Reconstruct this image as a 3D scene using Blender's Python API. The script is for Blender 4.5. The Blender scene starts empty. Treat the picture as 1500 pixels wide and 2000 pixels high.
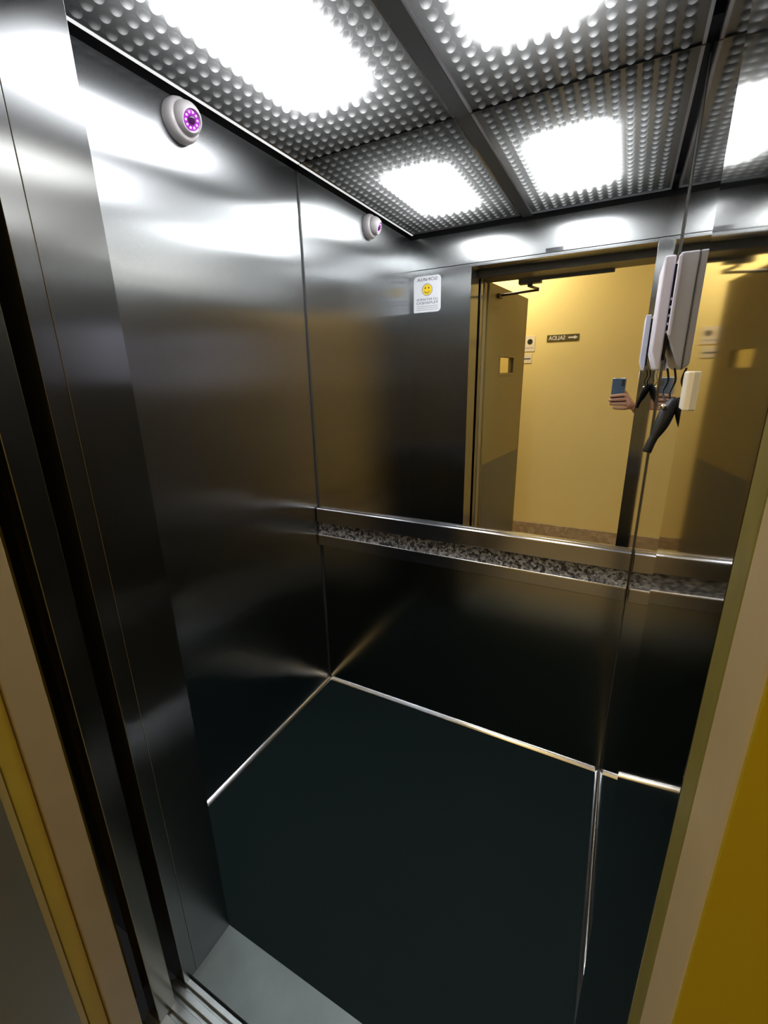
import bpy, bmesh, math, random
from mathutils import Vector, Matrix
random.seed(7)
sc = bpy.context.scene
col = sc.collection
PI = math.pi
W, D, H = 1.1787, 0.9594, 2.10          # lift car: width, depth, height of the light panels
X1, X2 = 0.335, 1.148                   # sides of the car opening
YH = -1.545                             # hallway wall opposite the lift
CAM = Vector((1.0994, -0.5067, 1.3919))

# ---------------------------------------------------------------- helpers
class MB:
    """collects shapes into one bmesh"""
    def __init__(self): self.bm = bmesh.new()
    def verts_faces(self, vs, fs, M=None):
        b = [self.bm.verts.new((M @ Vector(v)) if M else Vector(v)) for v in vs]
        for f in fs:
            try: self.bm.faces.new([b[i] for i in f])
            except ValueError: pass
        return b
    def box(self, a, b, M=None):
        (x0, y0, z0), (x1, y1, z1) = a, b
        vs = [(x0,y0,z0),(x1,y0,z0),(x1,y1,z0),(x0,y1,z0),(x0,y0,z1),(x1,y0,z1),(x1,y1,z1),(x0,y1,z1)]
        self.verts_faces(vs, [(3,2,1,0),(4,5,6,7),(0,1,5,4),(1,2,6,5),(2,3,7,6),(3,0,4,7)], M); return self
    def prism(self, prof, y0, y1, M=None):
        """closed profile in x,z swept along y"""
        n = len(prof)
        vs = [(x, y0, z) for x, z in prof] + [(x, y1, z) for x, z in prof]
        fs = [tuple(range(n)), tuple(range(2*n-1, n-1, -1))]
        fs += [(i, n+i, n+(i+1) % n, (i+1) % n) for i in range(n)]
        self.verts_faces(vs, fs, M); return self
    def lathe(self, prof, M=None, n=32):
        """profile of (radius, height) round local z"""
        vs, fs = [], []
        for r, h in prof:
            for k in range(n):
                a = 2*PI*k/n; vs.append((r*math.cos(a), r*math.sin(a), h))
        for i in range(len(prof)-1):
            for k in range(n):
                k2 = (k+1) % n
                fs.append((i*n+k, i*n+k2, (i+1)*n+k2, (i+1)*n+k))
        fs.append(tuple(reversed(range(n)))); m = (len(prof)-1)*n
        fs.append(tuple(range(m, m+n)))
        self.verts_faces(vs, fs, M); return self
    def tube(self, pts, rad, n=10, flat=1.0):
        pts = [Vector(p) for p in pts]
        rads = rad if isinstance(rad, (list, tuple)) else [rad]*len(pts)
        vs, fs = [], []
        for i, p in enumerate(pts):
            t = (pts[min(i+1, len(pts)-1)] - pts[max(i-1, 0)]).normalized()
            a = t.cross(Vector((0,1,0)));
            if a.length < .1: a = t.cross(Vector((1,0,0)))
            a.normalize(); b = t.cross(a).normalized()
            for k in range(n):
                th = 2*PI*k/n
                vs.append(p + a*math.cos(th)*rads[i] + b*math.sin(th)*rads[i]*flat)
        for i in range(len(pts)-1):
            for k in range(n):
                k2 = (k+1) % n
                fs.append((i*n+k, i*n+k2, (i+1)*n+k2, (i+1)*n+k))
        fs.append(tuple(reversed(range(n)))); m = (len(pts)-1)*n; fs.append(tuple(range(m, m+n)))
        self.verts_faces(vs, fs); return self
    def build(self, name, mat, parent=None, bevel=0, smooth=False, seg=2, recalc=True):
        if recalc: bmesh.ops.recalc_face_normals(self.bm, faces=self.bm.faces)
        me = bpy.data.meshes.new(name); self.bm.to_mesh(me); self.bm.free()
        if smooth: me.shade_smooth()
        me.materials.append(mat)
        o = bpy.data.objects.new(name, me); col.objects.link(o)
        if parent: o.parent = parent; o.matrix_parent_inverse = parent.matrix_world.inverted()
        if bevel:
            m = o.modifiers.new('bevel', 'BEVEL'); m.width = bevel; m.segments = seg; m.limit_method = 'ANGLE'
            m.harden_normals = True; me.shade_smooth()
        return o

def smooth_path(pts, n=6):
    """Catmull-Rom through the points"""
    P = [Vector(p) for p in pts]; P = [P[0]] + P + [P[-1]]; out = []
    for i in range(1, len(P)-2):
        for k in range(n):
            t = k/n; a, b, c, d = P[i-1], P[i], P[i+1], P[i+2]
            out.append(.5*((2*b)+(c-a)*t+(2*a-5*b+4*c-d)*t*t+(3*b-a-3*c+d)*t**3))
    out.append(P[-2]); return out

def tag(o, label=None, cat=None, group=None, kind=None):
    if label: o['label'] = label
    if cat: o['category'] = cat
    if group: o['group'] = group
    if kind: o['kind'] = kind
    return o
def struct(o, label, cat): return tag(o, label, cat, kind='structure')
def thing(name, label, cat, loc, group=None):
    o = bpy.data.objects.new(name, None); col.objects.link(o); o.location = loc
    o.matrix_world = Matrix.Translation(loc); o.empty_display_size = .05
    return tag(o, label, cat, group)
def text(name, body, size, M, mat, parent, font_scale=(1,1), extrude=.0004, bold=0.0):
    cu = bpy.data.curves.new(name, 'FONT'); cu.body = body; cu.size = size
    cu.align_x = 'CENTER'; cu.align_y = 'CENTER'; cu.extrude = extrude; cu.offset = bold
    tmp = bpy.data.objects.new(name+'_t', cu); col.objects.link(tmp)
    dg = bpy.context.evaluated_depsgraph_get(); dg.update()
    me = bpy.data.meshes.new_from_object(tmp.evaluated_get(dg))
    me.transform(M @ Matrix.Diagonal((font_scale[0], font_scale[1], 1, 1)))
    bpy.data.objects.remove(tmp); bpy.data.curves.remove(cu)
    me.materials.clear(); me.materials.append(mat)
    o = bpy.data.objects.new(name, me); col.objects.link(o)
    if parent: o.parent = parent; o.matrix_parent_inverse = parent.matrix_world.inverted()
    return o

# ---------------------------------------------------------------- materials
def new_mat(name):
    m = bpy.data.materials.new(name); m.use_nodes = True
    nt = m.node_tree; return m, nt, nt.nodes['Principled BSDF']
def N(nt, t, **k):
    n = nt.nodes.new(t)
    for a, b in k.items(): setattr(n, a, b)
    return n
def plain(name, c, rough=.5, metal=0.0, noise=0.0, nscale=60, bump=0.0, spec=.5, coat=0):
    m, nt, p = new_mat(name); p.inputs['Roughness'].default_value = rough
    p.inputs['Metallic'].default_value = metal; p.inputs['Base Color'].default_value = (*c, 1)
    p.inputs['Specular IOR Level'].default_value = spec
    p.inputs['Coat Weight'].default_value = coat
    tc = N(nt, 'ShaderNodeTexCoord'); no = N(nt, 'ShaderNodeTexNoise'); no.inputs['Scale'].default_value = nscale
    no.inputs['Detail'].default_value = 4
    nt.links.new(tc.outputs['Object'], no.inputs['Vector'])
    if noise:
        mx = N(nt, 'ShaderNodeMix', data_type='RGBA')
        mx.inputs[6].default_value = (*[v*(1-noise) for v in c], 1); mx.inputs[7].default_value = (*[min(1, v*(1+noise)) for v in c], 1)
        nt.links.new(no.outputs['Fac'], mx.inputs[0]); nt.links.new(mx.outputs[2], p.inputs['Base Color'])
    if bump:
        b = N(nt, 'ShaderNodeBump'); b.inputs['Strength'].default_value = bump; b.inputs['Distance'].default_value = .002
        nt.links.new(no.outputs['Fac'], b.inputs['Height']); nt.links.new(b.outputs[0], p.inputs['Normal'])
    return m
def steel(name, c, rough, aniso=0.0, rot=0.0, wave=0.0, grain=0.0, wscale=3.0, grain_axis='z'):
    """brushed stainless sheet: slightly buckled, fine horizontal grain"""
    m, nt, p = new_mat(name); p.inputs['Metallic'].default_value = 1
    p.inputs['Base Color'].default_value = (*c, 1); p.inputs['Roughness'].default_value = rough
    tc = N(nt, 'ShaderNodeTexCoord')
    if aniso:
        p.inputs['Anisotropic'].default_value = aniso; p.inputs['Anisotropic Rotation'].default_value = rot
        tg = N(nt, 'ShaderNodeTangent', direction_type='RADIAL', axis='Z'); nt.links.new(tg.outputs[0], p.inputs['Tangent'])
    last = None
    if wave:
        no = N(nt, 'ShaderNodeTexNoise'); no.inputs['Scale'].default_value = wscale; no.inputs['Detail'].default_value = 1
        mp = N(nt, 'ShaderNodeMapping'); mp.inputs['Scale'].default_value = (.5, .35, 1.5)
        nt.links.new(tc.outputs['Object'], mp.inputs[0]); nt.links.new(mp.outputs[0], no.inputs['Vector'])
        b = N(nt, 'ShaderNodeBump'); b.inputs['Strength'].default_value = 1; b.inputs['Distance'].default_value = wave
        nt.links.new(no.outputs['Fac'], b.inputs['Height']); last = b
    if grain:
        mp = N(nt, 'ShaderNodeMapping'); mp.inputs['Scale'].default_value = (6, 6, 900)
        no = N(nt, 'ShaderNodeTexNoise'); no.inputs['Scale'].default_value = 1; no.inputs['Detail'].default_value = 3
        nt.links.new(tc.outputs['Object'], mp.inputs[0]); nt.links.new(mp.outputs[0], no.inputs['Vector'])
        mr = N(nt, 'ShaderNodeMapRange'); mr.inputs[3].default_value = rough*(1-grain); mr.inputs[4].default_value = rough*(1+grain)
        mr.inputs[1].default_value = .3; mr.inputs[2].default_value = .7
        nt.links.new(no.outputs['Fac'], mr.inputs[0]); nt.links.new(mr.outputs[0], p.inputs['Roughness'])
    if last: nt.links.new(last.outputs[0], p.inputs['Normal'])
    return m

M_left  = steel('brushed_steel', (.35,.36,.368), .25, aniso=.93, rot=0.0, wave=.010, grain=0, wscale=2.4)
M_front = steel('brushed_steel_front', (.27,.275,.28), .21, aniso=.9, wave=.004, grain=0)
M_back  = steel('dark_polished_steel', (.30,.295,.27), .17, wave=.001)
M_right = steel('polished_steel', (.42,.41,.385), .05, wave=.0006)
M_mirror= steel('mirror_silver', (.86,.87,.86), .0)
M_rail  = steel('satin_steel', (.34,.34,.36), .20, aniso=.6, rot=.25)
M_bright= steel('bright_aluminium', (.85,.86,.88), .20)
M_alu   = plain('sill_aluminium', (.42,.46,.47), .35, metal=.8, noise=.15, nscale=30)
M_plate = plain('threshold_plate', (.14,.175,.18), .45, metal=.3, noise=.25, nscale=12)
M_black = plain('shadow_gap', (.012,.012,.013), .7)
M_dark  = plain('dark_recess', (.03,.03,.032), .5)
M_rubber= plain('rubber_floor', (.0065,.0130,.0135), .7, noise=.25, nscale=400, bump=.25, spec=.08)
M_white = plain('white_plastic', (.78,.77,.93), .35)
M_grey  = plain('grey_plastic', (.46,.47,.54), .35)
M_cream = plain('cream_plastic', (.72,.68,.60), .4)
M_blackp= plain('black_plastic', (.008,.008,.008), .45, spec=.3)
M_paper = plain('sticker_paper', (.78,.79,.84), .5, noise=.04, nscale=40)
M_yel   = plain('sticker_yellow', (.85,.58,.02), .5)
M_ring  = plain('sticker_ring', (.35,.36,.38), .5)
M_ink   = plain('grey_ink', (.10,.10,.12), .6)
M_inkb  = plain('black_ink', (.02,.018,.008), .5)
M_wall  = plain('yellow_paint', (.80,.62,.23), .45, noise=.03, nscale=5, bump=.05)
M_orange= plain('shaded_orange_yellow', (.22,.155,.003), .6, noise=.05, nscale=6, spec=.1)  # orange yellow darkened in the colour to stand in for shade
M_ystrip = plain('yellow_frame_edge', (.34,.24,.02), .5, noise=.1, nscale=20)
M_tan   = plain('tan_painted_frame', (.28,.215,.115), .4, noise=.08, nscale=20)
M_olive = plain('olive_painted_edge', (.12,.10,.02), .4, noise=.25, nscale=50)
M_door  = plain('door_paint', (.27,.20,.065), .45, noise=.05, nscale=8)
M_frame = plain('brown_steel_frame', (.07,.055,.03), .4)
M_darkst= steel('dark_jamb_steel', (.16,.15,.13), .22)
M_hfloor= plain('hall_tiles', (.50,.40,.22), .12, noise=.1, nscale=12)
M_hceil = plain('hall_ceiling', (.75,.70,.58), .8)
M_signb = plain('sign_brown', (.10,.075,.015), .4)
M_signw = plain('sign_letters', (.72,.66,.55), .5)
M_skin  = plain('skin', (.46,.24,.15), .5, noise=.12, nscale=60)
M_sleeve= plain('sleeve_cloth', (.10,.11,.13), .8, noise=.2, nscale=300)
M_phone = plain('phone_blue', (.13,.20,.30), .18, metal=.4, coat=1)
M_phonee= plain('phone_edge', (.55,.57,.62), .25, metal=.8)

def granite(name, a, b, scale, rough):
    m, nt, p = new_mat(name); p.inputs['Roughness'].default_value = rough
    tc = N(nt, 'ShaderNodeTexCoord'); mp = N(nt, 'ShaderNodeMapping'); mp.inputs['Rotation'].default_value = (.3,.4,.2)
    vo = N(nt, 'ShaderNodeTexVoronoi'); vo.inputs['Scale'].default_value = scale
    vo2 = N(nt, 'ShaderNodeTexNoise'); vo2.inputs['Scale'].default_value = scale*1.7; vo2.inputs['Detail'].default_value = 3
    nt.links.new(tc.outputs['Object'], mp.inputs[0]); nt.links.new(mp.outputs[0], vo.inputs['Vector']); nt.links.new(mp.outputs[0], vo2.inputs['Vector'])
    sp = N(nt, 'ShaderNodeSeparateColor'); nt.links.new(vo.outputs['Color'], sp.inputs[0])
    ad = N(nt, 'ShaderNodeMath', operation='MULTIPLY'); nt.links.new(sp.outputs[0], ad.inputs[0]); nt.links.new(vo2.outputs['Fac'], ad.inputs[1])
    cr = N(nt, 'ShaderNodeValToRGB'); e = cr.color_ramp.elements
    e[0].position = .12; e[0].color = (*a, 1); e[1].position = .5; e[1].color = (*b, 1)
    nt.links.new(ad.outputs[0], cr.inputs[0]); nt.links.new(cr.outputs[0], p.inputs['Base Color'])
    return m
M_gran  = granite('black_granite', (.012,.012,.012), (.34,.33,.315), 120, .3)
M_stone = granite('pink_stone', (.32,.22,.12), (.46,.34,.20), 30, .3)

def glass(name):
    m, nt, p = new_mat(name); p.inputs['Roughness'].default_value = .05
    p.inputs['Transmission Weight'].default_value = .9; p.inputs['Base Color'].default_value = (.95,.85,.5,1)
    p.inputs['IOR'].default_value = 1.2
    return m
M_glass = glass('vision_glass')

def iris():
    m, nt, p = new_mat('camera_lens_purple')
    p.inputs['Base Color'].default_value = (.20,.02,.28,1); p.inputs['Roughness'].default_value = .1
    p.inputs['Emission Color'].default_value = (.75,.10,.9,1); p.inputs['Emission Strength'].default_value = .25
    return m
M_iris = iris()
def led():
    m, nt, p = new_mat('infrared_led')
    p.inputs['Base Color'].default_value = (.8,.4,.9,1)
    p.inputs['Emission Color'].default_value = (.9,.38,1,1); p.inputs['Emission Strength'].default_value = 1.1
    return m
M_led = led()

M_edge, _nt, _p = new_mat('lip_highlight_glow'); _p.inputs['Base Color'].default_value = (.8,.8,.8,1)
_p.inputs['Emission Color'].default_value = (1,1,1,1); _p.inputs['Emission Strength'].default_value = .8  # glow stands in for the bright highlight along the panel's metal lip
def diffuser(name, cx, cy, hx, hy, L):
    """ribbed prismatic light panel: lamp core, falloff and knob glints are painted as emission"""
    m, nt, p = new_mat(name)
    p.inputs['Base Color'].default_value = (.10,.11,.115,1); p.inputs['Roughness'].default_value = .22
    lk = nt.links.new
    tc = N(nt, 'ShaderNodeTexCoord'); sp = N(nt, 'ShaderNodeSeparateXYZ'); lk(tc.outputs['Object'], sp.inputs[0])
    sn = N(nt, 'ShaderNodeSeparateXYZ'); lk(tc.outputs['Normal'], sn.inputs[0])
    def math_(op, a, b=None, c=None):
        n = N(nt, 'ShaderNodeMath', operation=op)
        for i, v in enumerate((a, b, c)):
            if v is None: continue
            if isinstance(v, (int, float)): n.inputs[i].default_value = v
            else: lk(v, n.inputs[i])
        return n.outputs[0]
    k = -.26
    def box_at(px, py, soft):
        ax = math_('SUBTRACT', math_('ABSOLUTE', math_('SUBTRACT', px, cx)), hx)
        ay = math_('SUBTRACT', math_('ABSOLUTE', math_('SUBTRACT', py, cy)), hy)
        ax = math_('MAXIMUM', ax, 0.0); ay = math_('MAXIMUM', ay, 0.0)
        d = math_('SQRT', math_('ADD', math_('MULTIPLY', ax, ax), math_('MULTIPLY', ay, ay)))
        r = N(nt, 'ShaderNodeMapRange', interpolation_type='SMOOTHSTEP'); lk(d, r.inputs[0])
        r.inputs[1].default_value = 0; r.inputs[2].default_value = soft; r.inputs[3].default_value = 1; r.inputs[4].default_value = 0
        return r.outputs[0], d
    px = math_('MULTIPLY_ADD', sn.outputs[0], k, sp.outputs[0]); py = math_('MULTIPLY_ADD', sn.outputs[1], k, sp.outputs[1])
    lens, dl = box_at(px, py, .05)
    core, dc = box_at(sp.outputs[0], sp.outputs[1], .125)
    glow = math_('POWER', 2.718, math_('MULTIPLY', dc, -18.0))
    e = math_('MULTIPLY', math_('POWER', core, 1.6), L)
    # extra glow painted on the tip of each knob (tips hang lowest)
    tip = math_('POWER', math_('MAXIMUM', math_('MULTIPLY', math_('SUBTRACT', H-.001, sp.outputs[2]), 1/.0115), 0.0), 3.0)
    glow2 = math_('POWER', 2.718, math_('MULTIPLY', dc, -13.5))
    e = math_('MULTIPLY_ADD', math_('MULTIPLY', lens, glow), 2.0, e)
    e = math_('MULTIPLY_ADD', math_('MULTIPLY', tip, glow2), 10.0, e)
    e = math_('MULTIPLY_ADD', glow, 2.4, e)
    e = math_('ADD', e, math_('MULTIPLY', tip, .10))
    p.inputs['Emission Color'].default_value = (.97,.985,1,1)
    lk(e, p.inputs['Emission Strength'])
    return m

# ---------------------------------------------------------------- the lift car: shell
b = MB(); b.box((-.02, -.0, 0), (0, D+.02, 2.078))
struct(b.build('wall_left', M_left), 'brushed stainless steel side wall of the lift car, on the left', 'wall')
b = MB(); b.box((0, D+.003, 0), (W, D+.02, 2.097))
struct(b.build('wall_back', M_back), 'dark polished steel back wall of the lift below the mirror and handrail', 'wall')
b = MB(); b.box((W, 0, 0), (W+.02, D+.02, 2.078))
struct(b.build('wall_right', M_right), 'polished steel side wall of the lift car on the right, seen almost edge on', 'wall')
# front wall: returns and header, with a seam under the header
b = MB()
b.box((-.02, -.106, 0), (X1, 0, 1.929)); b.box((-.02, -.138, 0), (X1-.0008, -.106, 1.929))
b.box((-.02, -.12, 1.931), (W+.02, 0, 2.078))
b.box((X1, -.12, 1.915), (X2, 0, 1.929))
b.verts_faces([(x, y, z) for z in (0, 1.929) for x, y in ((X2+.0015, 0), (W+.02, 0), (W+.02, -.12), (X2+.008, -.12))],
    [(0,1,2,3), (7,6,5,4), (0,4,5,1), (1,5,6,2), (2,6,7,3), (3,7,4,0)])
struct(b.build('wall_front', M_front, bevel=.0008, seg=1), 'steel front wall of the lift car framing its doorway, header above', 'wall')
b = MB(); b.box((0, 0, -.03), (W, D+.003, 0))
struct(b.build('floor', M_rubber), 'dark green-black rubber floor of the lift car', 'floor')
b = MB(); b.box((-.06, -.12, 2.16), (W+.06, D+.06, 2.19))
b.box((-.06, -.12, 2.078), (-.03, D+.06, 2.16)); b.box((-.03, -.12, 2.0785), (W+.03, -.02, 2.16)); b.box((W+.03, -.12, 2.078), (W+.06, D+.06, 2.16))
b.box((-.06, D+.03, 2.078), (W+.06, D+.06, 2.16))
struct(b.build('ceiling', M_black), 'dark ceiling recess of the lift car above the light panels', 'ceiling')
b = MB(); b.box((X1-.01, -.118, -.03), (X2+.005, 0, .001))
struct(b.build('trim_1', M_plate), 'grey metal threshold plate across the lift car doorway', 'threshold')
# skirting: small polished quarter profile
def skirt(name, p0, p1, nrm, label):
    m = MB(); p0, p1, nrm = Vector(p0), Vector(p1), Vector(nrm)
    prof = [(0,0), (.013,0), (.013,.004), (.006,.013), (0,.017)]
    vs = [p0 + nrm*a + Vector((0,0,h)) for a, h in prof] + [p1 + nrm*a + Vector((0,0,h)) for a, h in prof]
    n = len(prof)
    m.verts_faces(vs, [tuple(range(n)), tuple(range(2*n-1, n-1, -1))] + [(i, n+i, n+(i+1) % n, (i+1) % n) for i in range(n)])
    return struct(m.build(name, M_bright, bevel=.0015), label, 'baseboard')
skirt('baseboard_left', (0,.0,0), (0,D,0), (1,0,0), 'bright metal skirting along the left lift wall')
skirt('baseboard_back', (0.013,D+.003,0), (W-.013,D+.003,0), (0,-1,0), 'bright metal skirting along the back lift wall')
skirt('baseboard_right', (W,.0,0), (W,D,0), (-1,0,0), 'bright metal skirting along the right lift wall')
# corner bead
b = MB(); b.box((0, D-.004, .0), (.004, D+.003, 2.078))
struct(b.build('trim_2', M_dark), 'thin dark seal in the back left corner of the lift', 'corner trim')
b = MB(); b.box((W-.0015, D-.0015, .0), (W, D+.003, 2.078))
struct(b.build('trim_3', M_dark), 'thin dark seal in the back right corner of the lift', 'corner trim')

# mirror
b = MB(); b.box((.004, D, .86), (W-.004, D+.003, 2.097))
mirror = b.build('wall_mirror', M_mirror)
tag(mirror, 'large wall mirror covering the back of the lift above the handrail', 'mirror')

# ---------------------------------------------------------------- handrail
rail = thing('handrail', 'steel handrail with a speckled granite stripe across the back wall', 'handrail', (W/2, D, .70))
x0, x1 = .004, W-.004
m = MB()
prof = [(D, .868), (D-.020, .868), (D-.024, .864), (D-.024, .806), (D-.012, .803), (D, .803)]
m.verts_faces([(x0, y, z) for y, z in prof] + [(x1, y, z) for y, z in prof],
    [tuple(range(6)), tuple(range(11, 5, -1))] + [(i, 6+i, 6+(i+1) % 6, (i+1) % 6) for i in range(6)])
m.build('upper_rail', M_rail, rail, bevel=.002, seg=3)
m = MB(); m.box((x0, D-.014, .748), (x1, D+.001, .8035)); m.build('granite_stripe', M_gran, rail)
m = MB(); m.box((x0, D-.0245, .745), (x1, D, .751)); m.build('bright_edge', M_bright, rail, bevel=.0015)
m = MB(); m.box((x0, D-.022, .702), (x1, D+.003, .7455)); m.build('lower_rail', M_rail, rail, bevel=.002, seg=3)

# ---------------------------------------------------------------- ceiling light panels
def light_panel(xa, xb, lamp, name_label):
    ya, yb = .015, D-.003
    t = thing('ceiling_light', name_label, 'ceiling light', ((xa+xb)/2, (ya+yb)/2, H), None)
    m = MB(); r = .008
    for a, bb in (((xa, ya, H-.004), (xa+r, yb, H+.03)), ((xb-r, ya, H-.004), (xb, yb, H+.03)),
                  ((xa+r, ya, H-.004), (xb-r, ya+r, H+.03))): m.box(a, bb)
    m.build('frame', M_bright if xa < .3 else M_grey, t, bevel=.001)
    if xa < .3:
        e_ = MB(); e_.box((xa-.002, ya, H-.0055), (xa+.006, yb, H-.004)); e_.build('lip_highlight', M_edge, t)
    # diffuser: flat sheet with staggered round knobs
    m = MB(); bm = m.bm
    m.box((xa+r, ya+r, H+.002), (xb-r, yb, H+.012))
    p = .036; R = .0130; ns = 16
    rings = [(0.0, 1.0)] + [(math.sin(a), math.cos(a)) for a in (.38, .76, 1.13, 1.5)]
    nx = int((xb-xa-2*r-.004)/p); ny = int((yb-ya-2*r)/p)
    ox = (xa+xb-(nx-1)*p)/2; oy = yb-.020-(ny-1)*p
    for ix in range(nx):
        x = ox + ix*p
        if True:
            y = oy
            for iy in range(ny):
                top = bm.verts.new((x, y, H+.002-R*.95))
                prev = None
                for s, c in rings[1:]:
                    ring = [bm.verts.new((x+R*s*math.cos(2*PI*k/ns), y+R*s*math.sin(2*PI*k/ns), H+.002-R*.95*c)) for k in range(ns)]
                    for k in range(ns):
                        k2 = (k+1) % ns
                        f = bm.faces.new((top, ring[k2], ring[k])) if prev is None else bm.faces.new((prev[k], prev[k2], ring[k2], ring[k]))
                        f.smooth = True; f.normal_update()
                        if f.normal.z > 0: f.normal_flip()
                    prev = ring
                y += p
    cx, cy = (lamp[0]+lamp[1])/2, (lamp[2]+lamp[3])/2
    d = m.build('diffuser', diffuser('light_diffuser', cx, cy, (lamp[1]-lamp[0])/2-.09, (lamp[3]-lamp[2])/2-.11, 22.0), t, recalc=False)
    # keep object coordinates equal to room coordinates
    d.parent = t; d.matrix_parent_inverse = t.matrix_world.inverted()
    return t
light_panel(.012, .575, (.19, .45, .20, .76), 'left ceiling light panel covered in round glassy knobs, near the security camera')
light_panel(.617, W-.012, (.71, .98, .18, .76), 'right ceiling light panel covered in round glassy knobs, above the intercom')
b = MB(); b.box((.575, .0, H-.006), (.617, D, H+.05))
struct(b.build('trim_4', plain('divider_grey', (.09,.10,.105), .4)), 'dark grey bar dividing the two ceiling light panels', 'ceiling trim')

# ---------------------------------------------------------------- security camera on the left wall
cy_, cz_ = .470, 2.026
cam_t = thing('security_camera', 'round grey dome security camera with a purple lit lens on the left wall', 'security camera', (0, cy_, cz_))
RX = Matrix.Translation((0, cy_, cz_)) @ Matrix.Rotation(PI/2, 4, 'Y')   # local z -> +x
M_camg = plain('camera_shell', (.52,.49,.50), .35)
m = MB(); m.lathe([(.046,0), (.048,.004), (.048,.018), (.045,.027), (.041,.032), (.030,.033)], RX, 48); m.build('base_ring', M_camg, cam_t, smooth=True)
# tilted ball, turned towards the doorway and down
tilt = Matrix.Translation((.034, cy_, cz_)) @ Vector((1,-.20,-.45)).to_track_quat('Z', 'Y').to_matrix().to_4x4()
prof = [(.0365*math.cos(a), .0365*math.sin(a)) for a in [(-.5+.1*i) for i in range(0, 15)]]
m = MB(); m.lathe([(.030,-.018)] + prof + [(.024,.026), (.021,.022)], tilt, 48)
ball = m.build('ball', M_camg, cam_t, smooth=True)
m = MB(); m.lathe([(.0215,.0195), (.0215,.0235), (.018,.0245), (.001,.0245)], tilt, 40); m.build('lens', M_iris, ball, smooth=False)
m = MB(); m.lathe([(.0095,.024), (.0095,.0275), (.007,.029), (.001,.0295)], tilt, 24); m.build('lens_centre', plain('lens_dark', (.05,.01,.06), .1), ball, smooth=True)
for k in range(10):
    a = 2*PI*k/10 + .2
    m = MB(); m.lathe([(.0026,.024), (.0026,.026), (.001,.0272)], tilt @ Matrix.Translation((.0155*math.cos(a), .0155*math.sin(a), 0)), 10)
    m.build('infrared_led', M_led, ball, smooth=True)

# ---------------------------------------------------------------- white intercom on the right wall
ic = thing('intercom', 'white wall intercom with chamfered lower end high on the right lift wall', 'intercom', (W, .50, 1.40))
m = MB(); m.prism([(W,1.574), (1.152,1.574), (1.152,1.447), (1.170,1.400), (W,1.392)], .425, .60); m.build('housing', M_grey, ic, bevel=.003, seg=3)
m = MB(); m.prism([(1.147,1.572), (1.131,1.572), (1.131,1.424), (1.141,1.394), (1.147,1.392)], .43, .595); m.build('cover', M_white, ic, bevel=.003, seg=3)
m = MB(); m.prism([(1.1525,1.560), (1.1465,1.560), (1.1465,1.43), (1.1525,1.41)], .44, .585); m.build('button_slot', M_blackp, ic)
for k in range(5):
    m = MB(); m.lathe([(.0028,0), (.0028,.003), (.002,.004)], Matrix.Translation((1.1495, .44, 1.455+.013*k)) @ Matrix.Rotation(PI/2, 4, 'X'), 12)
    m.build('button', M_bright, ic, smooth=True)
m = MB(); m.box((1.150, .422, 1.448), (1.1555, .428, 1.570)); m.build('edge_strip', M_white, ic, bevel=.002, seg=3)
# power plug and cables
cp = thing('cable_connector', 'black curved cable connector hanging on two wires below the intercom', 'cable connector', (1.17, .40, 1.35))
m = MB(); m.tube(smooth_path([(1.178,.42,1.345), (1.168,.41,1.325), (1.160,.40,1.300), (1.150,.392,1.275), (1.145,.388,1.256)]),
    [.007+.005*math.sin(min(1,i/16)*PI) for i in range(25)], n=12, flat=.8); m.build('body', M_blackp, cp, smooth=True)
for dx, dy in ((0,0), (-.010,.012)):
    m = MB(); m.tube(smooth_path([(1.170+dx,.44+dy,1.396), (1.174+dx,.44+dy,1.375), (1.168+dx,.43+dy,1.355), (1.172+dx*.4,.42,1.335)]), .0017, n=8)
    m.build('wire', M_blackp, cp, smooth=True)
m = MB(); m.lathe([(.004,0), (.0045,.003), (.003,.005)], Matrix.Translation((1.160,.405,1.333)) @ Matrix.Rotation(PI/2, 4, 'X'), 16); m.build('screw', M_bright, cp, smooth=True)
sp_ = MB(); sp_.box((X2-.003, -.036, 1.358), (X2+.003, -.004, 1.391))
so = sp_.build('socket_plate', M_cream, bevel=.0015)
tag(so, 'small cream socket plate on the right door reveal beside the cable connector', 'socket plate')

# ---------------------------------------------------------------- sticker on the front wall (seen in the mirror)
FY = Matrix.Rotation(PI, 4, 'Z') @ Matrix.Rotation(PI/2, 4, 'X')      # text plane facing +y
def facing(x, y, z, rz=0): return Matrix.Translation((x, y, z)) @ FY @ Matrix.Rotation(rz, 4, 'Z')
st = thing('smiley_sticker', 'white notice sticker with a yellow smiley face in the upper corner of the front wall', 'sticker', (.094, .0, 1.72))
m = MB(); xa, xb, za, zb = .016, .172, 1.722, 1.900; r = .02
prof = []
for (cx, cz, a0) in ((xb-r, zb-r, 0), (xa+r, zb-r, 90), (xa+.004, za+.004, 180), (xb-r, za+r, 270)):
    rr = r if cx != xa+.004 else .004
    for k in range(5): a = math.radians(a0+22.5*k); prof.append((cx+rr*math.cos(a), cz+rr*math.sin(a)))
m.prism(prof, .0004, .0016); m.build('paper', M_paper, st)
def disc(name, x, z, r, y0, y1, mat, par, sx=1.0):
    m = MB(); m.prism([(x+sx*r*math.cos(2*PI*k/40), z+r*math.sin(2*PI*k/40)) for k in range(40)], y0, y1); return m.build(name, mat, par)
disc('ring', .094, 1.833, .031, .0016, .0022, M_ring, st)
face = disc('smiley_face', .094, 1.833, .0262, .0022, .0028, M_yel, st)
disc('eye', .104, 1.841, .0042, .0028, .0032, M_inkb, face, .8); disc('eye', .084, 1.841, .0042, .0028, .0032, M_inkb, face, .8)
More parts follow.
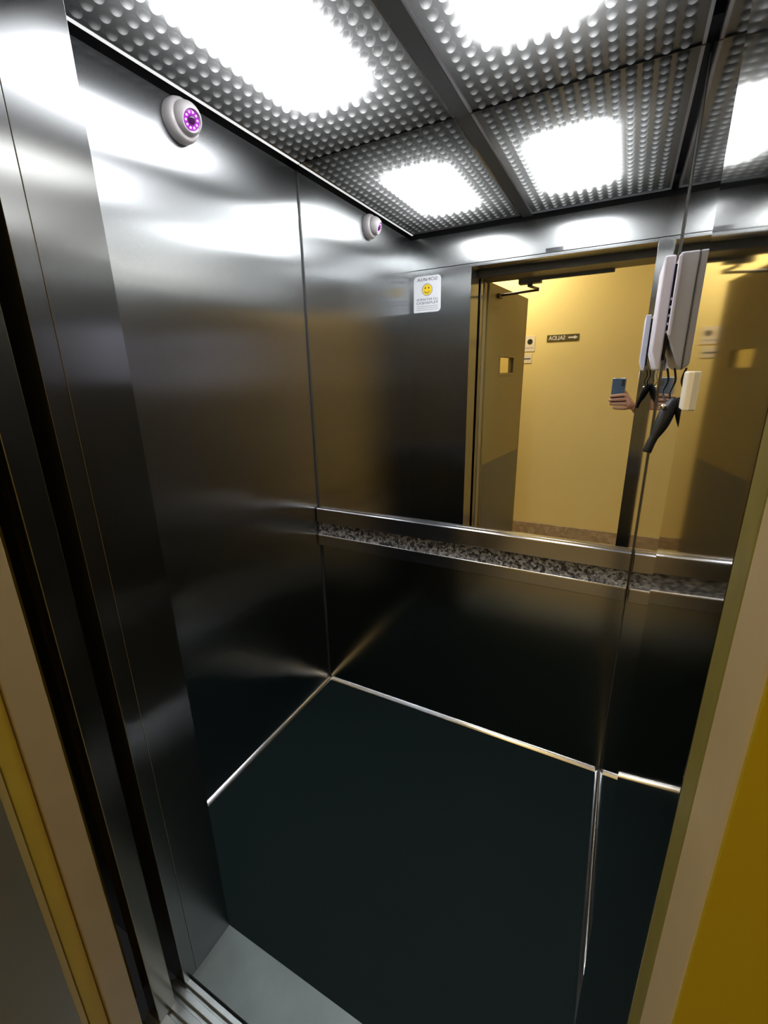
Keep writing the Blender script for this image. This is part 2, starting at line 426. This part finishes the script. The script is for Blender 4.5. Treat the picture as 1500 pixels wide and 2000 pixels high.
m = MB(); m.tube([(.094+.016*math.cos(a), .003, 1.833+.016*math.sin(a)) for a in [PI*1.15+PI*.7*k/10 for k in range(11)]], .0015, 6); m.build('mouth', M_inkb, face)
text('lettering', 'SONRIA', .030, facing(.094, .0018, 1.882), M_ink, st, (1.1,.7))
text('lettering', 'LO ESTAMOS', .022, facing(.094, .0018, 1.785), M_ink, st, (.95,.75))
text('lettering', 'FILMANDO', .026, facing(.094, .0018, 1.768), M_ink, st, (.95,.7))
for z in (1.752, 1.743, 1.734):
    m = MB(); m.box((.034, .0016, z-.0012), (.156, .0019, z+.0012)); m.build('text_line', M_ring, st)
# maker's plate on the header
hp = MB(); hp.box((.690, .0003, 1.933), (.768, .0020, 1.949))
tag(hp.build('name_plate', M_rail, bevel=.0005), 'small blank metal plate on the header above the lift doorway', 'name plate')

# ---------------------------------------------------------------- landing sill and jambs
b = MB()
b.box((X1-.04, -.32, -.03), (1.20, -.122, -.008))
for ya, yb in ((-.135,-.124), (-.156,-.143), (-.182,-.166), (-.215,-.192), (-.32,-.225)):
    b.box((X1-.04, ya if ya > -.3 else -.32, -.008), (1.20, yb, .002))
struct(b.build('trim_5', M_alu, bevel=.001), 'grooved aluminium door sill between the lift and the landing', 'door sill')
b = MB(); b.box((X1-.035, -.210, 0), (X1+.004, -.169, 1.90))
struct(b.build('trim_6', M_darkst, bevel=.002), 'dark steel door jamb on the left of the landing opening', 'door jamb')
b = MB(); b.box((X1-.10, -.29, 0), (X1+.004, -.240, 1.885))
struct(b.build('trim_7', M_tan, bevel=.003), 'tan painted door frame post on the left, beside the open door', 'door frame')
b = MB(); b.box((X1-.10, -.318, 0), (X1-.002, -.2905, 1.885))
struct(b.build('trim_8', M_ystrip, bevel=.002), 'bright yellow painted outer edge of the left door frame', 'door frame')
b = MB()      # the reveal splays outwards a little, from the car to the landing
pl = [(X2, 0), (X2+.0014, 0), (X2+.0078, -.121), (1.20, -.121), (1.20, -.232), (X2+.0122, -.232)]
b.verts_faces([(x, y, 0) for x, y in pl] + [(x, y, 1.915) for x, y in pl], [tuple(range(6)), tuple(range(11, 5, -1))] + [(i, 6+i, 6+(i+1) % 6, (i+1) % 6) for i in range(6)])
struct(b.build('trim_9', M_right, bevel=.0012, seg=2), 'polished steel reveal on the right of the lift opening', 'door jamb')
b = MB(); b.box((1.1600, -.262, 0), (1.20, -.2325, 1.885))
struct(b.build('trim_10', M_olive, bevel=.002), 'olive door frame edge on the right of the opening', 'door frame')
b = MB(); b.box((1.1595, -.314, 0), (1.20, -.2625, 1.885))
struct(b.build('trim_11', M_tan, bevel=.003), 'tan painted door frame post on the right of the opening', 'door frame')
b = MB(); b.box((X1-.10, -.317, 1.888), (1.20, -.150, 1.96)); b.box((.55, -.335, 1.875), (.98, -.3185, 1.93)) 
struct(b.build('trim_12', M_frame, bevel=.002), 'brown steel door frame head above the landing opening', 'door frame')

# landing walls and hall
b = MB()
b.box((-1.3, -.3175, -.02), (X1-.1005, -.2005, 2.55))
b.box((1.2005, -.3175, -.02), (3.0, -.2005, 2.55)); b.box((1.1600, -.3175, 0), (1.2005, -.3145, 1.96))
b.box((X1-.1005, -.3175, 1.9605), (1.2005, -.2005, 2.55))
struct(b.build('wall_landing', M_orange), 'landing wall in a shade-darkened orange yellow around the lift doorway', 'wall')
b = MB(); b.box((-1.4, -1.65, -.02), (-1.3, -.2, 2.55)); struct(b.build('wall_hall_left', M_wall), 'yellow painted end wall of the hallway', 'wall')
b = MB(); b.box((3.0, -1.65, -.02), (3.1, -.2, 2.55)); struct(b.build('wall_hall_right', M_wall), 'yellow painted far end wall of the hallway', 'wall')
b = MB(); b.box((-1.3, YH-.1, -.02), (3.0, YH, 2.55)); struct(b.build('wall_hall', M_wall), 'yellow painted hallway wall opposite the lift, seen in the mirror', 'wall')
b = MB(); b.box((-1.4, -1.65, -.05), (3.1, -.3205, 0)); struct(b.build('floor.001', M_hfloor), 'glossy cream tiled hallway floor outside the lift', 'floor')
b = MB(); b.box((-1.4, -1.65, 2.55), (3.1, -.2, 2.6)); struct(b.build('ceiling.001', M_hceil), 'pale hallway ceiling outside the lift', 'ceiling')
b = MB(); b.box((-1.3, YH, 0), (3.0, YH+.012, .105))
struct(b.build('baseboard_hall', M_stone, bevel=.002), 'speckled stone skirting along the yellow hallway wall', 'baseboard')

# ---------------------------------------------------------------- open landing door
h0 = Vector((.344, -.322, 0)); h1 = Vector((.417, -1.06, 0)); dl = (h1-h0).length
ang = math.atan2(h1.y-h0.y, h1.x-h0.x)
DM = Matrix.Translation(h0) @ Matrix.Rotation(ang, 4, 'Z')    # local x along leaf, local +y = inner face side
door = bpy.data.objects.new('door_1', None); col.objects.link(door); door.matrix_world = Matrix.Translation(h0)
struct(door, 'mustard brown swing door standing open into the hallway on the left', 'door')
wx0, wx1, wz0, wz1 = .235, .50, 1.400, 1.497
t = .035
m = MB()
m.box((0,-t,.008), (wx0,0,1.895), DM); m.box((wx1,-t,.008), (dl,0,1.895), DM)
m.box((wx0,-t,.008), (wx1,0,wz0), DM); m.box((wx0,-t,wz1), (wx1,0,1.895), DM)
leaf = m.build('door_leaf', M_door, door)
m = MB(); f = .018
m.box((wx0-f,-t-.003,wz0-f), (wx1+f,.004,wz0), DM); m.box((wx0-f,-t-.003,wz1), (wx1+f,.004,wz1+f), DM)
m.box((wx0-f,-t-.003,wz0), (wx0,.004,wz1), DM); m.box((wx1,-t-.003,wz0), (wx1+f,.004,wz1), DM)
wf = m.build('window_frame', M_door, door, bevel=.001)
m = MB(); m.box((wx0,-t*.6,wz0), (wx1,-t*.4,wz1), DM); m.build('glass_pane', M_glass, wf)
m = MB(); m.box((dl-.004,-t-.001,.008), (dl+.002,.001,1.895), DM); m.build('edge_strip', M_orange, door)
m = MB(); m.box((.01,.0002,.012), (dl-.02,.002,.84), DM); m.build('kick_plate', plain('kick_plate', (.085,.080,.058), .35), door, bevel=.0005)  # kick plate drawn taller, its dark colour covers the lower leaf
# door closer
dc = thing('door_closer', 'brown overhead door closer with folding arm above the open landing door', 'door closer', (.55, -.33, 1.88))
m = MB(); m.box((.50, -.385, 1.868), (.62, -.3355, 1.905)); m.build('body', M_frame, dc, bevel=.003)
m = MB(); m.lathe([(.014,0), (.014,.012), (.010,.016)], Matrix.Translation((.56,-.36,1.868)) @ Matrix.Rotation(PI, 4, 'X'), 20); m.build('spindle', M_frame, dc, smooth=True)
pe = Vector((.570,-.53,1.868)); pd = DM @ Vector((.155, .014, 1.850))
m = MB(); m.tube([(.56,-.36,1.856), pe], .008, 8, flat=.6); arm = m.build('arm', M_frame, dc, smooth=True)
m = MB(); m.tube([pe+Vector((0,0,-.008)), pd+Vector((0,0,-.008))], .007, 8, flat=.6); m.build('forearm', M_frame, dc, smooth=True)
m = MB(); m.lathe([(.011,0), (.011,.018)], Matrix.Translation(pe+Vector((0,0,-.014))), 16); m.build('elbow_joint', M_frame, dc)
m = MB(); m.box((.12,.0005,1.826), (.18,.018,1.85), DM); m.build('bracket', M_frame, dc, bevel=.002)

# ---------------------------------------------------------------- hall signs (seen in the mirror)
sg = thing('exit_sign', 'small dark sign reading SALIDA with an arrow on the yellow hallway wall', 'sign', (.612, YH, 1.655))
m = MB(); m.box((.492, YH+.0005, 1.632), (.730, YH+.004, 1.682)); m.build('plate', M_signb, sg, bevel=.001)
text('lettering', 'SALIDA', .046, facing(.568, YH+.0045, 1.6565), M_signw, sg, (.82,.95), bold=.0006)
m = MB()
m.verts_faces([(x, YH+y, z) for y in (.0042, .0055) for x, z in ((.722,1.657),(.695,1.671),(.695,1.663),(.652,1.662),(.652,1.652),(.695,1.651),(.695,1.643))],
    [tuple(range(7)), tuple(range(13,6,-1))] + [(i, 7+i, 7+(i+1) % 7, (i+1) % 7) for i in range(7)])
m.build('arrow', M_signw, sg)
nb = thing('wall_notice', 'pale square notice with a dark round symbol, half hidden behind the open door', 'notice', (.36, YH, 1.58))
M_not = plain('notice_paper', (.74,.62,.42), .5)
m = MB(); m.box((.29, YH+.0005, 1.565), (.402, YH+.003, 1.685)); m.build('panel', M_not, nb)
m = MB(); m.prism([(.362+.022*math.cos(PI/4*k+PI/8), 1.640+.022*math.sin(PI/4*k+PI/8)) for k in range(8)], YH+.003, YH+.0038); m.build('symbol', M_inkb, nb)
m = MB(); m.box((.30, YH+.003, 1.590), (.392, YH+.0034, 1.596)); m.build('text_line', M_ring, nb)
nb2 = thing('wall_notice', 'small pale notice with one line of grey print, below the notice with the round symbol', 'notice', (.34, YH, 1.50))
m = MB(); m.box((.29, YH+.0005, 1.475), (.385, YH+.003, 1.550)); m.build('panel', M_not, nb2)
m = MB(); m.box((.30, YH+.003, 1.503), (.375, YH+.0034, 1.514)); m.build('text_line', M_ink, nb2)

# ---------------------------------------------------------------- phone and the hand holding it (seen in the mirror)
ph = thing('smartphone', 'blue smartphone held up in a hand outside the lift, seen in the mirror', 'smartphone', (1.062, -.53, 1.21))
PM = Matrix.Translation((1.062, -.534, 1.283)) @ Matrix.Rotation(.16, 4, 'Z')
m = MB(); m.box((-.036,-.004,-.075), (.036,.004,.075), PM); body = m.build('body', M_phonee, ph, bevel=.0035, seg=3)
m = MB(); m.box((-.033,.004,-.072), (.033,.0052,.072), PM); m.build('back_cover', M_phone, ph, bevel=.0008)
m = MB(); m.box((.015,.0052,.030), (.029,.0068,.064), PM); cb = m.build('camera_bump', M_blackp, ph, bevel=.001)
for z in (.038, .048, .058):
    m = MB(); m.lathe([(.0042,0), (.0042,.0010), (.003,.0014)], PM @ Matrix.Translation((.022,.0068,z)) @ Matrix.Rotation(-PI/2, 4, 'X'), 16); m.build('lens', M_dark, cb)

def skin_mesh(name, chains, mat, parent=None, sub=2):
    """chains: list of [(point, radius)...]; a chain may start with an int = index of an existing vertex"""
    verts, rads, edges = [], [], []
    for ch in chains:
        prev = None
        for it in ch:
            if isinstance(it, int): prev = it; continue
            p, r = it; verts.append(p); rads.append(r); i = len(verts)-1
            if prev is not None: edges.append((prev, i))
            prev = i
    me = bpy.data.meshes.new(name); me.from_pydata([tuple(v) for v in verts], edges, [])
    o = bpy.data.objects.new(name, me); col.objects.link(o)
    s = o.modifiers.new('skin', 'SKIN'); s.use_smooth_shade = True
    for i, r in enumerate(rads):
        sv = me.skin_vertices[0].data[i]; sv.radius = r if isinstance(r, tuple) else (r, r); sv.use_root = (i == 0)
    m = o.modifiers.new('sub', 'SUBSURF'); m.levels = sub; m.render_levels = sub
    me.materials.append(mat)
    if parent: o.parent = parent
    return o
# index: 0 elbow, 1 mid forearm, 2 wrist, 3 palm heel, 4 palm
y = -.522
chains = [[((1.40,-.60,1.02),.040), ((1.27,-.565,1.10),.034), ((1.190,-.545,1.165),.029), ((1.155,-.535,1.190),(.033,.020)), ((1.124,-.523,1.215),(.036,.015))]]
fz = [1.266, 1.241, 1.216, 1.191]; ln = [.080, .090, .086, .070]
for k in range(4):
    z0 = fz[k]; L = ln[k]; xk = 1.104 + .004*k; dz = -.010+.004*k
    chains.append([4, ((xk, -.512, z0),.0112), ((xk-L*.42, -.507, z0+dz*.3),.0106), ((xk-L*.75, -.511, z0+dz*.7),.0098), ((xk-L, -.524, z0+dz),.0084)])
chains.append([3, ((1.128,-.545,1.235),.012), ((1.108,-.552,1.270),.0098), ((1.088,-.548,1.292),.0080)])
hand = skin_mesh('person', chains, M_skin)
tag(hand, 'hand and forearm of a person holding up a blue smartphone, seen in the mirror', 'person')
slv = skin_mesh('sleeve', [[((1.345,-.585,1.055),.046), ((1.40,-.60,1.02),.050), ((1.55,-.64,.99),.058)]], M_sleeve, hand, 2)

# ---------------------------------------------------------------- lights
def area(name, loc, rot, size, energy, color, size_y=None):
    l = bpy.data.lights.new(name, 'AREA'); l.energy = energy; l.color = color; l.size = size
    if size_y: l.shape = 'RECTANGLE'; l.size_y = size_y
    o = bpy.data.objects.new(name, l); col.objects.link(o); o.location = loc; o.rotation_euler = rot; return o
area('hall_lamp', (.15, -1.15, 2.53), (0,0,0), .35, 28, (1,.90,.70))
area('hall_lamp', (2.0, -1.0, 2.53), (0,0,0), .35, 8, (1,.90,.70))
w = bpy.data.worlds.new('World'); sc.world = w; w.use_nodes = True
w.node_tree.nodes['Background'].inputs[0].default_value = (.5,.5,.5,1); w.node_tree.nodes['Background'].inputs[1].default_value = .02

# ---------------------------------------------------------------- camera
yaw, pitch, roll = .4909, -.2973, -.0208
sy, cyw, cp, sp = math.sin(yaw), math.cos(yaw), math.cos(pitch), math.sin(pitch)
fwd = Vector((-sy*cp, cyw*cp, sp)); right = Vector((cyw, sy, 0)); up = right.cross(fwd)
cr, sr = math.cos(roll), math.sin(roll)
r2 = cr*right + sr*up; u2 = -sr*right + cr*up
cam = bpy.data.cameras.new('camera'); co = bpy.data.objects.new('camera', cam); col.objects.link(co)
Mx = Matrix((( r2.x, u2.x, -fwd.x, CAM.x), (r2.y, u2.y, -fwd.y, CAM.y), (r2.z, u2.z, -fwd.z, CAM.z), (0,0,0,1)))
co.matrix_world = Mx
cam.sensor_fit = 'VERTICAL'; cam.sensor_height = 24; cam.lens = 24*862.9/2000; cam.clip_start = .01
sc.camera = co
sc.view_settings.view_transform = 'Standard'; sc.view_settings.look = 'None'
sc.view_settings.exposure = 0
sc.cycles.use_denoising = True
sc.cycles.max_bounces = 14; sc.cycles.glossy_bounces = 12
sc.cycles.sample_clamp_indirect = 12
